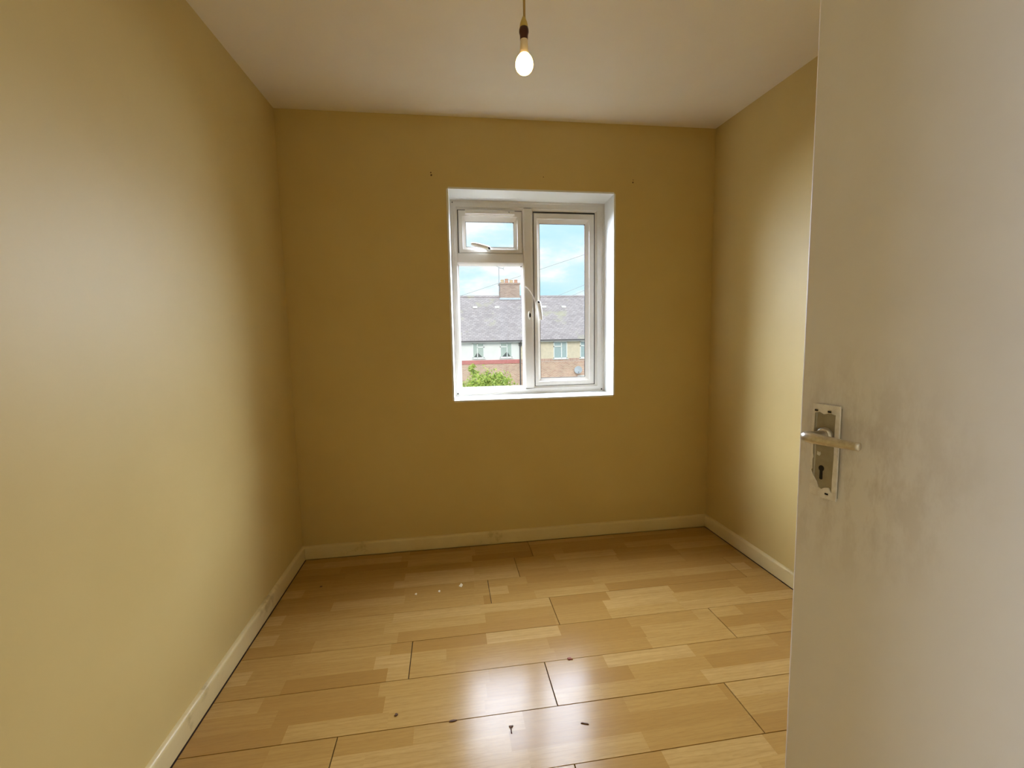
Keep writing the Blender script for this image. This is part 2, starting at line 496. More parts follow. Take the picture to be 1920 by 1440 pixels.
def frame_ring(name, ox0, ox1, oz0, oz1, ix0, ix1, iz0, iz1, yf, yi, yb, mat, parent, edge=0.003, bead=0.4, back=0.0):
    """mitred rectangular frame: flat face, then a sloping glazing bead down to the opening"""
    lerp = lambda a, b, t_: a + (b - a) * t_
    bm = bmesh.new()
    def rect(x0, x1, z0, z1, y): return [bm.verts.new(c) for c in ((x0, y, z0), (x1, y, z0), (x1, y, z1), (x0, y, z1))]
    loops = [rect(ox0, ox1, oz0, oz1, yb), rect(ox0, ox1, oz0, oz1, yf + edge), rect(ox0 + edge, ox1 - edge, oz0 + edge, oz1 - edge, yf)]
    t0 = 1 - bead
    m_ = [lerp(ox0, ix0, t0), lerp(ox1, ix1, t0), lerp(oz0, iz0, t0), lerp(oz1, iz1, t0)]
    loops += [rect(*m_, yf), rect(m_[0] + edge * .5 , m_[1] - edge * .5, m_[2] + edge * .5, m_[3] - edge * .5, yf + edge)]
    loops += [rect(ix0, ix1, iz0, iz1, yi), rect(ix0, ix1, iz0, iz1, yi + 0.0025), rect(ix0 - back, ix1 + back, iz0 - back, iz1 + back, yi + 0.004), rect(ix0 - back, ix1 + back, iz0 - back, iz1 + back, yb)]
    for a, b in zip(loops, loops[1:] + loops[:1]):
        for k in range(4):
            bm.faces.new((a[k], a[(k + 1) % 4], b[(k + 1) % 4], b[k]))
    return link(name, finish(bm, name), mat, parent)
YBK = YW + 0.065
# trim strip round the frame
frame_ring('cover_strip', FX - 0.003, FXR + 0.003, FZ0 - 0.003, FZ1 + 0.003, 0.055, 0.966, 0.882, 2.010, YW - 0.004, YW - 0.001, YBK, M['upvc'], win, edge=0.002, bead=0.3)
frame_ring('outer_frame', 0.053, 0.968, 0.880, 2.012, 0.084, 0.918, 0.918, 1.968, YW, YW + 0.012, YBK, M['upvc'], win, bead=0.35, back=0.010)
# fixed members
def member(name, prof, axis, a0, a1):
    return prism(name, prof, axis, a0, a1, M['upvc'], win)
# mullion (vertical): profile in x-y swept along z
bm = bmesh.new()
mp_ = [(0.474, YBK), (0.474, YW + 0.028), (0.462, YW + 0.021), (0.462, YW + 0.018), (0.470, YW + 0.006), (0.478, YW), (0.523, YW), (0.531, YW + 0.006), (0.535, YW + 0.012), (0.535, YBK)]
A = [bm.verts.new((x, y, 0.900)) for x, y in mp_]; B = [bm.verts.new((x, y, 1.990)) for x, y in mp_]
for k in range(len(mp_)): bm.faces.new((A[k], A[(k + 1) % len(mp_)], B[(k + 1) % len(mp_)], B[k]))
bm.faces.new(A); bm.faces.new(B)
link('mullion', finish(bm, 'mullion'), M['upvc'], win)
tz0, tz1 = 1.648, 1.721
member('transom', [(YBK, tz0 + 0.012), (YW + 0.028, tz0 + 0.012), (YW + 0.021, tz0), (YW + 0.018, tz0), (YW + 0.006, tz0 + 0.010), (YW, tz0 + 0.018), (YW, tz1 - 0.006), (YW + 0.006, tz1), (YBK, tz1)], 'x', 0.075, 0.470)
# bead of the fixed light
frame_ring('glazing_bead', 0.066, 0.474, 0.902, 1.664, 0.083, 0.461, 0.922, 1.648, YW + 0.012, YW + 0.018, YBK - 0.01, M['upvc'], win, edge=0.001, bead=0.5, back=0.008)
pane('glass_pane', (0.079, 0.465, YW + 0.0225, YW + 0.0265, 0.916, 1.654), win)
# dark gasket behind the sashes
frame_ring('gasket', 0.524, 0.929, 0.904, 1.978, 0.548, 0.905, 0.93, 1.95, YW + 0.010, YW + 0.012, YBK - 0.005, M['gasket'], win, edge=0.0005)
frame_ring('gasket', 0.072, 0.480, 1.706, 1.978, 0.100, 0.452, 1.735, 1.952, YW + 0.010, YW + 0.012, YBK - 0.005, M['gasket'], win, edge=0.0005)
# side-hung sash
sash = frame_ring('sash', 0.5375, 0.9150, 0.9190, 1.9600, 0.573, 0.860, 0.963, 1.902, YW + 0.002, YW + 0.016, YBK - 0.008, M['upvc'], win, bead=0.45, back=0.016)
pane('glass_pane', (0.566, 0.867, YW + 0.0205, YW + 0.0245, 0.958, 1.907), sash)
frame_ring('pane_seal', 0.569, 0.864, 0.959, 1.906, 0.5755, 0.8575, 0.9655, 1.8995, YW + 0.0165, YW + 0.0166, YW + 0.0195, M['gasket'], sash, edge=0.0003)
# top-hung vent sash
vent = frame_ring('vent_sash', 0.0870, 0.4655, 1.7225, 1.9665, 0.129, 0.417, 1.758, 1.905, YW + 0.002, YW + 0.016, YBK - 0.008, M['upvc'], win, bead=0.45, back=0.016)
pane('glass_pane', (0.122, 0.424, YW + 0.0205, YW + 0.0245, 1.753, 1.910), vent)
frame_ring('pane_seal', 0.125, 0.421, 1.754, 1.909, 0.1312, 0.4148, 1.7602, 1.9028, YW + 0.0165, YW + 0.0166, YW + 0.0195, M['gasket'], vent, edge=0.0003)
# trickle vent hood
tv = prism('trickle_vent', [(YW + 0.004, 1.966), (YW - 0.014, 1.966), (YW - 0.018, 1.962), (YW - 0.018, 1.944), (YW - 0.012, 1.940), (YW + 0.004, 1.942)], 'x', 0.128, 0.419, M['upvc'], vent)
boxes('vent_slot', [(0.135, 0.412, YW - 0.012, YW + 0.003, 1.9365, 1.9405)], M['upvc_grimy'], tv)
bm = bmesh.new(); bmesh.ops.create_icosphere(bm, subdivisions=1, radius=0.003)
link('vent_screw', finish(bm, 'vent_screw'), M['gasket'], tv, (0.386, YW - 0.018, 1.955))
# handles: boss, curved grip, dark lock button
def win_handle(parent, cx, cz, direc):
    """direc: unit (x, z) that the grip points to from its pivot"""
    d = Vector((direc[0], 0, direc[1])); s = Vector((-direc[1], 0, direc[0]))
    P = Vector((cx, YW + 0.002, cz))
    bm = bmesh.new()
    bm_tube(bm, [P, P + Vector((0, -0.010, 0)), P + Vector((0, -0.016, 0))], [0.013, 0.0125, 0.010], 16)
    base = link('handle', sharp(finish(bm, 'handle', True), 40), M['handle_white'], parent)
    pts = [P + Vector((0, -0.014, 0)) - d * 0.004, P + Vector((0, -0.024, 0)) + d * 0.006, P + Vector((0, -0.030, 0)) + d * 0.028, P + Vector((0, -0.033, 0)) + d * 0.060, P + Vector((0, -0.032, 0)) + d * 0.095, P + Vector((0, -0.030, 0)) + d * 0.108]
    bm = bmesh.new()
    bm_tube(bm, pts, [0.012, 0.0135, 0.0130, 0.0125, 0.011, 0.006], 14, True, 0.7, upv=s)
    link('grip', sharp(finish(bm, 'grip', True), 50), M['handle_white'], base)
    bm = bmesh.new()
    bm_tube(bm, [P + Vector((0, -0.012, 0)) - d * 0.003, P + Vector((0, -0.034, 0)) - d * 0.001], 0.0065, 12)
    link('lock_button', sharp(finish(bm, 'lock_button', True), 40), M['black_hole'], base)
win_handle(vent, 0.262, 1.744, (-0.97, 0.22))
win_handle(sash, 0.557, 1.428, (0.12, -0.993))
# grime gathered in frame corners
for x, y, z, r_ in ((0.0545, YW - 0.001, 2.0085, 0.0045), (0.0545, YW - 0.001, 0.8845, 0.006), (0.9635, YW - 0.001, 0.8835, 0.006), (0.8575, YW + 0.016, 1.9000, 0.0048), (0.4150, YW + 0.016, 1.9030, 0.0042), (0.4590, YW + 0.018, 1.6460, 0.0045)):
    bm = bmesh.new(); bmesh.ops.create_icosphere(bm, subdivisions=1, radius=r_)
    me = finish(bm, 'corner_grime')
    for v in me.vertices: v.co.y *= 0.35
    link('corner_grime', me, M['gasket'], win, (x, y, z))
# cable restrictor on the mullion
rs = lathe('restrictor_lock', [(0.0, 0.014), (0.006, 0.014), (0.0125, 0.012), (0.0145, 0.006), (0.0145, -0.001)], M['handle_white'], win, 20)
rs.matrix_world = Matrix.Translation((0.505, YW, 1.352)) @ Euler((R(90), 0, 0)).to_matrix().to_4x4() @ Matrix.Diagonal((0.75, 1.85, 1, 1))
kh = lathe('key_barrel', [(0.0, 0.0165), (0.007, 0.0165), (0.0075, 0.0135)], M['black_hole'], rs, 16)
tube('restrictor_cable', [(0.468, YW - 0.003, 1.528), (0.480, YW - 0.012, 1.524), (0.494, YW - 0.018, 1.512), (0.510, YW - 0.020, 1.492), (0.524, YW - 0.018, 1.468), (0.534, YW - 0.013, 1.443), (0.540, YW - 0.008, 1.415), (0.541, YW - 0.002, 1.392)], 0.0022, M['wire_white'], win, 8)
tube('cable_ferrule', [(0.478, YW - 0.0115, 1.5255), (0.492, YW - 0.0175, 1.5145)], 0.0034, M['wire_white'], win, 8)
box('cable_anchor', (0.5375, 0.5445, YW - 0.004, YW + 0.003, 1.372, 1.402), M['upvc_grimy'], win, 0.0012)

# ------------------------------------------------------------------ door, opened into the room
DA = R(10)
DW, DH, DT = 0.762, 1.981, 0.035
# local frame: +x from free edge to hinge, +y out of the face towards the left wall, z up
door = tag(empty('door_1', (0.573, 0.64, 0)), kind='structure')
tvec = Vector((math.sin(DA), -math.cos(DA), 0)); nvec = Vector((-math.cos(DA), -math.sin(DA), 0))
door.matrix_world = Matrix(((tvec.x, nvec.x, 0, 0.573), (tvec.y, nvec.y, 0, 0.64), (0, 0, 1, 0), (0, 0, 0, 1)))
box('door_leaf', (0, DW, -DT, 0, 0.008, 0.008 + DH), M['door_paint'], door, 0.0025, 2)
# handle plate
bm = bmesh.new()
def ploop(x0, x1, z0, z1, y, c=0.004):
    pts = [(x0 + c, z0), (x1 - c, z0), (x1, z0 + c), (x1, z1 - c), (x1 - c, z1), (x0 + c, z1), (x0, z1 - c), (x0, z0 + c)]
    return [bm.verts.new((x, y, z)) for x, z in pts]
PX0, PX1, PZ0, PZ1 = 0.0255, 0.0665, 0.943, 1.089
L = [ploop(PX0, PX1, PZ0, PZ1, -0.001), ploop(PX0, PX1, PZ0, PZ1, 0.0035), ploop(PX0 + .0012, PX1 - .0012, PZ0 + .0012, PZ1 - .0012, 0.0050), ploop(PX0 + .005, PX1 - .005, PZ0 + .005, PZ1 - .005, 0.0054), ploop(PX0 + .0062, PX1 - .0062, PZ0 + .0062, PZ1 - .0062, 0.0042)]
for a, b in zip(L, L[1:]):
    for k in range(8): bm.faces.new((a[k], a[(k + 1) % 8], b[(k + 1) % 8], b[k]))
bm.faces.new(L[-1])
plate = link('handle_plate', finish(bm, 'handle_plate'), M['plate_metal'], door)
# dried paint on the rim, top, left side and bottom
def blob(name, pts, y0, y1, mat, parent):
    bm = bmesh.new()
    A = [bm.verts.new((x, y0, z)) for x, z in pts]; B = [bm.verts.new((x, y1, z)) for x, z in pts]
    for k in range(len(pts)): bm.faces.new((A[k], A[(k + 1) % len(pts)], B[(k + 1) % len(pts)], B[k]))
    bm.faces.new(A); bm.faces.new(B)
    return link(name, finish(bm, name), mat, parent)
def wobble(x0, x1, z0, z1, n=9, amp=0.0014, side='all'):
    pr = random.Random(int((x0 + z0) * 1e5))
    pts = []
    for k in range(n): pts.append((x0 + (x1 - x0) * k / n, z0 + pr.uniform(-amp, amp)))
    for k in range(n): pts.append((x1 + pr.uniform(-amp, amp), z0 + (z1 - z0) * k / n))
    for k in range(n): pts.append((x1 - (x1 - x0) * k / n, z1 + pr.uniform(-amp, amp)))
    for k in range(n): pts.append((x0 + pr.uniform(-amp, amp), z1 - (z1 - z0) * k / n))
    return pts
blob('paint_smear', [(0.0250, 1.0895), (0.0670, 1.0895), (0.0668, 1.077), (0.060, 1.0755), (0.052, 1.0772), (0.043, 1.0745), (0.036, 1.0775), (0.030, 1.0755), (0.0255, 1.074)], 0.003, 0.00585, M['plate_paint_smear'], plate)
blob('paint_smear', [(0.0250, 0.9425), (0.0670, 0.9425), (0.0665, 0.953), (0.060, 0.9545), (0.0555, 0.961), (0.049, 0.959), (0.044, 0.9555), (0.039, 0.9575), (0.0365, 0.965), (0.032, 0.971), (0.0285, 0.978), (0.0255, 0.984)], 0.003, 0.0058, M['plate_paint_smear'], plate)
blob('paint_smear', [(0.0606, 0.945), (0.0672, 0.945), (0.0672, 1.088), (0.0612, 1.088), (0.0605, 1.05), (0.0612, 1.01), (0.0603, 0.975)], 0.003, 0.0056, M['plate_paint_smear'], plate)
blob('paint_smear', [(0.0249, 0.98), (0.0285, 0.985), (0.0278, 1.0), (0.0295, 1.004), (0.0282, 1.01), (0.0276, 1.04), (0.0285, 1.08), (0.0249, 1.08)], 0.003, 0.0057, M['plate_paint_smear'], plate)
blob('paint_smear', [(0.0345, 1.009), (0.0385, 1.0075), (0.0405, 1.011), (0.0395, 1.0145), (0.0375, 1.013), (0.0352, 1.0145)], 0.003, 0.0050, M['plate_paint_smear'], plate)
# keyhole
kp = []
for k in range(15):
    a_ = R(-60) + R(300) * k / 14
    kp.append((0.0423 + 0.0042 * math.cos(a_), 0.9885 + 0.0046 * math.sin(a_)))
kp += [(0.0400, 0.9715), (0.0415, 0.9705), (0.0432, 0.9705), (0.0446, 0.9715)]
blob('keyhole', kp, 0.002, 0.0049, M['black_hole'], plate)
# screws
for x, z, y in ((0.0315, 1.0795, 0.0062), (0.0520, 1.0795, 0.0062), (0.0535, 0.9505, 0.0060)):
    bm = bmesh.new()
    bm_tube(bm, [(0, 0.001, 0), (0, y, 0), (0, y + 0.0004, 0)], [0.0034, 0.0034, 0.0022], 14)
    s_ = link('screw', sharp(finish(bm, 'screw', True), 40), M['plate_paint_smear'] if z < 1 else M['lever_metal'], plate, (x, 0, z))
    box('screw_slot', (-0.0026, 0.0026, y - 0.0005, y + 0.0006, -0.0013, 0.0013), M['black_hole'], s_)
# lever: collar, neck, elbow, tapering grip
lz = 1.043
bm = bmesh.new()
bm_tube(bm, [(0.046, 0.003, lz), (0.046, 0.008, lz), (0.046, 0.011, lz)], [0.0115, 0.0115, 0.0092], 24)
link('collar', sharp(finish(bm, 'collar', True), 40), M['lever_metal'], plate)
bm = bmesh.new()
bm_tube(bm, [(0.046, 0.006, lz), (0.046, 0.022, lz), (0.0458, 0.034, lz), (0.0462, 0.0405, lz + 0.0003), (0.0478, 0.0455, lz + 0.0006), (0.052, 0.0475, lz + 0.0006), (0.062, 0.0475, lz + 0.0006), (0.078, 0.0458, lz + 0.0002), (0.095, 0.0430, lz - 0.0002), (0.112, 0.0400, lz - 0.0002), (0.1185, 0.0388, lz - 0.0002), (0.1195, 0.0386, lz - 0.0002)], [0.0068, 0.0068, 0.0074, 0.0080, 0.0084, 0.0084, 0.0080, 0.0072, 0.0066, 0.0062, 0.0058, 0.0040], 20)
link('lever', sharp(finish(bm, 'lever', True), 60), M['lever_metal'], plate)
# latch face on the edge and hinges at the far side
box('latch_plate', (-0.0008, 0.002, -0.029, -0.006, 0.95, 1.10), M['lever_metal'], door)
for z in (0.22, 1.75):
    tube('hinge', [(DW + 0.006, -0.006, z), (DW + 0.006, -0.006, z + 0.1)], 0.006, M['lever_metal'], door, 10)

# ------------------------------------------------------------------ pendant lamp with bare bulb
BX, BY = 0.2405, 1.30
pend = tag(empty('pendant_lamp', (BX, BY, 1.945)), 'bare glowing bulb hanging from the ceiling on a short cord with brown holder', 'lamp')
zc = ceil_z(BX, BY) - 1.945
lathe('ceiling_rose', [(0.0, zc - 0.028), (0.008, zc - 0.028), (0.020, zc - 0.024), (0.034, zc - 0.014), (0.040, zc + 0.002), (0.0, zc + 0.002)], M['rose_white'], pend, 28)
tube('cord', [(0.001, 0, zc - 0.02), (0.0005, 0, 0.28), (0.0018, 0, 0.22), (0.002, 0, 0.142)], 0.0034, M['cord_cream'], pend, 10)
tube('cord_strand', [(0.0035, 0.001, zc - 0.02), (0.0032, 0.001, 0.28), (0.0036, 0.001, 0.22), (0.003, 0.001, 0.145)], 0.0022, M['rose_white'], pend, 8)
lathe('holder_cap', [(0.0, 0.152), (0.0035, 0.152), (0.006, 0.146), (0.0095, 0.138), (0.0112, 0.130), (0.0118, 0.122), (0.0, 0.122)], M['holder_cream'], pend, 28)
hold = lathe('lamp_holder', [(0.0, 0.124), (0.0115, 0.124), (0.0132, 0.119), (0.0135, 0.112), (0.0122, 0.107), (0.0112, 0.104), (0.0108, 0.092), (0.0, 0.092)], M['holder_brown'], pend, 28)
bulb = lathe('bulb', [(0.0, 0.002), (0.008, 0.003), (0.0155, 0.0065), (0.0210, 0.0125), (0.0242, 0.020), (0.0250, 0.0275), (0.0240, 0.035), (0.0212, 0.0425), (0.0168, 0.0492), (0.0125, 0.054), (0.0, 0.054)], M['bulb_glow'], pend, 32)
lathe('bulb_collar', [(0.0, 0.0535), (0.0128, 0.0535), (0.0118, 0.064), (0.0108, 0.076), (0.0103, 0.094), (0.0, 0.094)], M['bulb_collar'], bulb, 28)

# ------------------------------------------------------------------ litter on the floor
def crumb(label, name, x, y, pts, h, mat, cat):
    bm = bmesh.new()
    A = [bm.verts.new((px, py, 0)) for px, py in pts]; B = [bm.verts.new((px * 0.8, py * 0.8, h)) for px, py in pts]
    for k in range(len(pts)): bm.faces.new((A[k], A[(k + 1) % len(pts)], B[(k + 1) % len(pts)], B[k]))
    bm.faces.new(A); bm.faces.new(B)
    o = link(name, finish(bm, name), mat, None, (x, y, 0.0004))
    return tag(o, label, cat)

crumb('reddish brown leaf scrap lying on the long plank seam', 'leaf_scrap', 0.420, 1.503, [(-0.010, -0.003), (-0.004, -0.007), (0.002, -0.004), (0.011, -0.006), (0.006, 0.001), (0.004, 0.009), (-0.001, 0.004), (-0.009, 0.006)], 0.003, M['debris_red'], 'leaf')
crumb('small dark twig with a forked tip in the bright floor reflection', 'twig_fragment', 0.158, 1.242, [(-0.0025, -0.016), (0.0015, -0.017), (0.0020, 0.006), (0.0085, 0.009), (0.0080, 0.013), (-0.0050, 0.013), (-0.0055, 0.008), (-0.0015, 0.006)], 0.0025, M['debris_dark'], 'twig')
crumb('short straight brown splinter right of the forked twig', 'wood_splinter', 0.388, 1.223, [(-0.012, 0.003), (-0.010, 0.0055), (0.012, -0.002), (0.013, -0.005), (0.010, -0.0055)], 0.002, M['debris_dark'], 'splinter')
crumb('round dark grit speck on the plank left of the reflection', 'grit_speck', -0.201, 1.354, [(-0.006, -0.003), (0.0, -0.006), (0.005, -0.003), (0.006, 0.002), (0.001, 0.006), (-0.004, 0.004)], 0.003, M['debris_dark'], 'grit')
crumb('flat dark fluff clump caught in the seam by the reflection', 'fluff_clump', -0.020, 1.301, [(-0.013, -0.003), (-0.002, -0.004), (0.012, -0.002), (0.014, 0.002), (0.002, 0.004), (-0.011, 0.003)], 0.002, M['debris_dark'], 'fluff')
crumb('tiny dark crumb near the left wall at the back', 'crumb', -0.658, 2.194, [(-0.006, -0.004), (0.004, -0.006), (0.007, 0.003), (-0.002, 0.006)], 0.002, M['debris_dark'], 'crumb')
for q, (x, y) in enumerate(((-0.72, 1.205), (0.03, 2.085), (-0.185, 2.045), (-0.075, 2.05))):
    lab = ['pale paint fleck on the floor beside the left wall', 'white paint scuff beside the third row end joint', 'leftmost pale fleck of the trio on the rear planks', 'middle pale fleck between the left fleck and the white scuff'][q]
    k_ = 1.0 if q != 1 else 1.9
    crumb(lab, 'paint_fleck', x, y, [(-0.006 * k_, -0.004 * k_), (0.002, -0.010 * k_), (0.005 * k_, 0.002), (0.001, 0.010 * k_), (-0.005, 0.006)], 0.0006, M['chalk'], 'paint fleck')

# ------------------------------------------------------------------ outside: terrace across the road
def tex_brick(name, c1, c2, mortar, wdt, hgt, msize, scale_map, rough=0.85, bumpd=0.01, var=(0.9, 1.1), axes='XZ', patch=None):
    t = new_mat(name)
    po = t.n('ShaderNodeNewGeometry').outputs['Position']
    sp = t.n('ShaderNodeSeparateXYZ', {0: po})
    vv = t.n('ShaderNodeCombineXYZ', {0: sp.outputs[0], 1: t.math('MULTIPLY', sp.outputs[2], scale_map)}).outputs[0]
    b = t.n('ShaderNodeTexBrick', {'Vector': vv, 'Color1': c1, 'Color2': c2, 'Mortar': mortar, 'Scale': 1.0, 'Mortar Size': msize, 'Brick Width': wdt, 'Row Height': hgt, 'Bias': 0.0})
    col = b.outputs['Color']
    n1 = t.noise(po, 1.1, 5, 0.65)
    col = t.mix(1.0, col, t.ramp(n1, [(0.3, (var[0],) * 3), (0.7, (var[1],) * 3)]), 'MULTIPLY')
    if patch:
        n2 = t.noise(po, 0.8, 4, 0.6)
        col = t.mix(t.math('MULTIPLY', t.ramp(n2, [(0.58, (0, 0, 0)), (0.70, (1, 1, 1))]), 0.6), col, patch)
    principled(t, col, rough, t.math('SUBTRACT', 1.0, b.outputs['Fac']), 0.4, bumpd, **{'Specular IOR Level': 0.2})
tex_brick('roof_tiles', (0.43, 0.36, 0.38), (0.58, 0.50, 0.52), (0.36, 0.305, 0.32), 0.26, 0.165, 0.016, 1.66, 0.9, 0.02, (0.93, 1.07), patch=(0.56, 0.52, 0.36))
tex_brick('house_brick', (0.55, 0.30, 0.22), (0.66, 0.43, 0.31), (0.62, 0.55, 0.48), 0.225, 0.075, 0.010, 1.0, 0.9, 0.01, (0.85, 1.15))
tex_brick('soldier_brick', (0.50, 0.27, 0.21), (0.62, 0.40, 0.31), (0.64, 0.56, 0.50), 0.085, 0.26, 0.012, 1.0, 0.9, 0.01)
tex_brick('chimney_brick', (0.42, 0.27, 0.22), (0.55, 0.38, 0.31), (0.46, 0.40, 0.36), 0.225, 0.075, 0.010, 1.0, 0.9, 0.01)
plain('render_white', (0.82, 0.81, 0.79), 0.8, var=0.03, scale=3)
plain('render_cream', (0.70, 0.60, 0.46), 0.9, var=0.08, scale=5)
plain('band_red', (0.56, 0.19, 0.18), 0.6, var=0.08, scale=4)
plain('fascia_white', (0.85, 0.85, 0.84), 0.5, var=0.03)
plain('vent_grey', (0.86, 0.84, 0.80), 0.7, var=0.05)
plain('gutter_dark', (0.09, 0.085, 0.09), 0.5, var=0.1)
plain('pot_buff', (0.72, 0.52, 0.32), 0.8, var=0.15, scale=8)
plain('pot_red', (0.66, 0.34, 0.24), 0.8, var=0.15, scale=8)
plain('lead', (0.55, 0.62, 0.70), 0.5, var=0.1)
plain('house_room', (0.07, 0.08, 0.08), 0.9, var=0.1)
plain('curtain', (0.50, 0.56, 0.52), 0.8, var=0.08, scale=12)
plain('blind', (0.42, 0.50, 0.52), 0.7, var=0.08, scale=12)
plain('aerial_metal', (0.34, 0.36, 0.42), 0.5, metal=0.4, var=0.1)
plain('dish_grey', (0.42, 0.45, 0.50), 0.5, var=0.05)
plain('cable_grey', (0.36, 0.40, 0.42), 0.6, var=0.05)
plain('tarmac', (0.20, 0.20, 0.20), 0.9, var=0.15, scale=3)
plain('paving', (0.48, 0.46, 0.43), 0.9, var=0.12, scale=2)
t = new_mat('leaves')
po = t.n('ShaderNodeNewGeometry').outputs['Position']
n1 = t.noise(po, 6.0, 3, 0.7)
c = t.ramp(n1, [(0.34, (0.12, 0.22, 0.05)), (0.44, (0.44, 0.58, 0.12)), (0.60, (0.82, 0.86, 0.30))])
d = t.n('ShaderNodeBsdfDiffuse', {'Color': c}).outputs[0]
tl = t.n('ShaderNodeBsdfTranslucent', {'Color': c}).outputs[0]
t.n('ShaderNodeOutputMaterial', {'Surface': t.n('ShaderNodeMixShader', {0: 0.35, 1: d, 2: tl}).outputs[0]})
plain('bark', (0.14, 0.10, 0.06), 0.9, var=0.3, scale=20)

GZ = -3.6                       # street level
tag(box('ground_street', (-40, 45, 2.81, 26.0, GZ - 0.2, GZ), M['tarmac']), kind='structure')
tag(box('ground_front_gardens', (-40, 45, 26.0, 46, GZ - 0.2, GZ + 0.02), M['paving']), kind='structure')
HY = 30.0                       # street face of the terrace
EZ, RZ, EY, RY = 1.30, 4.64, 29.55, 34.0
def house_window(parent, x0, x1, z0, z1, tall_left, inside, curtain=True):
    f = 0.055
    wname = 'window'
    mx = x0 + (x1 - x0) * (0.42 if tall_left else 0.58)
    ty = z1 - (z1 - z0) * 0.27
    if tall_left:
        lights = [(x0 + f, mx - f / 2, z0 + f, z1 - f), (mx + f / 2, x1 - f, z0 + f, ty - f * 0.8), (mx + f / 2, x1 - f, ty + f * 0.4, z1 - f)]
    else:
        lights = [(mx + f / 2, x1 - f, z0 + f, z1 - f), (x0 + f, mx - f / 2, z0 + f, ty - f * 0.8), (x0 + f, mx - f / 2, ty + f * 0.4, z1 - f)]
    bl = [(x0, x1, HY - 0.065, HY + 0.005, z0, z0 + f), (x0, x1, HY - 0.065, HY + 0.005, z1 - f, z1), (x0, x0 + f, HY - 0.065, HY + 0.005, z0, z1), (x1 - f, x1, HY - 0.065, HY + 0.005, z0, z1), (mx - f / 2, mx + f / 2, HY - 0.065, HY + 0.005, z0, z1)]
    if tall_left: bl.append((mx, x1, HY - 0.065, HY + 0.005, ty - f * 0.8, ty + f * 0.4))
    else: bl.append((x0, mx, HY - 0.065, HY + 0.005, ty - f * 0.8, ty + f * 0.4))
    wo = boxes(wname, bl, M['fascia_white'], parent)
    for a in lights:
        pane('pane', (a[0], a[1], HY - 0.040, HY - 0.034, a[2], a[3]), wo)
    box('window_sill', (x0 - 0.06, x1 + 0.06, HY - 0.13, HY + 0.005, z0 - 0.06, z0), M['fascia_white'], wo)
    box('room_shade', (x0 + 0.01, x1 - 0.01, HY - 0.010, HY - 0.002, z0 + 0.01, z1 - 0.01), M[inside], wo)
    if curtain:
        zt = z0 + (z1 - z0) * 0.40
        for sgn in (-1, 1):
            xe = x0 + 0.02 if sgn < 0 else x1 - 0.02
            xi = mx - 0.003 if sgn < 0 else mx + 0.003
            q = xe + (xi - xe) * 0.18
            pts = [(xe, z0 + 0.02), (q, z0 + 0.02), (xi, zt), (xi, z1 - 0.02), (xe, z1 - 0.02)]
            bm = bmesh.new()
            A = [bm.verts.new((x, HY - 0.028, z)) for x, z in pts]; B = [bm.verts.new((x, HY - 0.018, z)) for x, z in pts]
            for k in range(5): bm.faces.new((A[k], A[(k + 1) % 5], B[(k + 1) % 5], B[k]))
            bm.faces.new(A); bm.faces.new(B)
            link('curtain', finish(bm, 'curtain'), M['curtain'], wo)
def roof_slab(name, x0, x1, parent):
    th = 0.12
    return prism(name, [(EY - 0.02, EZ - 0.02), (RY, RZ), (2 * RY - EY, EZ), (2 * RY - EY, EZ - th), (RY, RZ - th), (EY - 0.02, EZ - th)], 'x', x0, x1, M['roof_tiles'], parent)
def on_roof(z):
    return EY + (z - EZ) * (RY - EY) / (RZ - EZ)
def make_house(x0, x1, upper, wins, label, tall, inside, curtain):
    h = tag(empty('terraced_house', ((x0 + x1) / 2, HY, GZ)), label, 'house', 'terraced houses across the road')
    kids = []
    before = set(bpy.data.objects)
    box('upper_wall', (x0, x1, HY, HY + 0.25, -0.05, EZ - 0.02), M[upper], h)
    box('lower_wall', (x0, x1, HY, HY + 0.25, GZ, -0.31), M['house_brick'], h)
    if upper == 'render_white':
        box('painted_band', (x0, x1, HY - 0.05, HY + 0.25, -0.31, -0.05), M['band_red'], h)
    else:
        box('soldier_course', (x0, x1, HY - 0.015, HY + 0.25, -0.31, -0.05), M['soldier_brick'], h)
    box('rear_wall', (x0, x1, HY + 7.8, HY + 8, GZ, EZ), M['house_brick'], h)
    for k in (0, 1):
        xx = (x0, x1)[k] - 0.12 * k
        prism('gable_wall', [(HY + 0.2, GZ), (HY + 7.9, GZ), (HY + 7.9, EZ - 0.1), (RY, RZ - 0.2), (HY + 0.2, EZ - 0.1)], 'x', xx, xx + 0.12, M['house_brick'], h)
    for k, (a, b, c0, c1) in enumerate(wins):
        house_window(h, a, b, c0, c1, tall[k % len(tall)], inside, curtain)
    roof = roof_slab('roof', x0, x1, h)
    prism('ridge_tiles', [(RY - 0.13, RZ - 0.05), (RY - 0.06, RZ + 0.05), (RY, RZ + 0.075), (RY + 0.06, RZ + 0.05), (RY + 0.13, RZ - 0.05)], 'x', x0, x1, M['roof_tiles'], roof)
    box('fascia', (x0, x1, EY + 0.08, EY + 0.12, EZ - 0.17, EZ - 0.03), M['fascia_white'], h)
    box('soffit', (x0, x1, EY + 0.1, HY + 0.02, EZ - 0.17, EZ - 0.15), M['fascia_white'], h)
    tube('gutter', [(x0, EY + 0.02, EZ - 0.06), (x1, EY + 0.02, EZ - 0.06)], 0.055, M['gutter_dark'], h, 10)
    for o in set(bpy.data.objects) - before:
        if o.parent == h:
            o.matrix_parent_inverse = Matrix.Translation(h.location).inverted()
    return h, roof
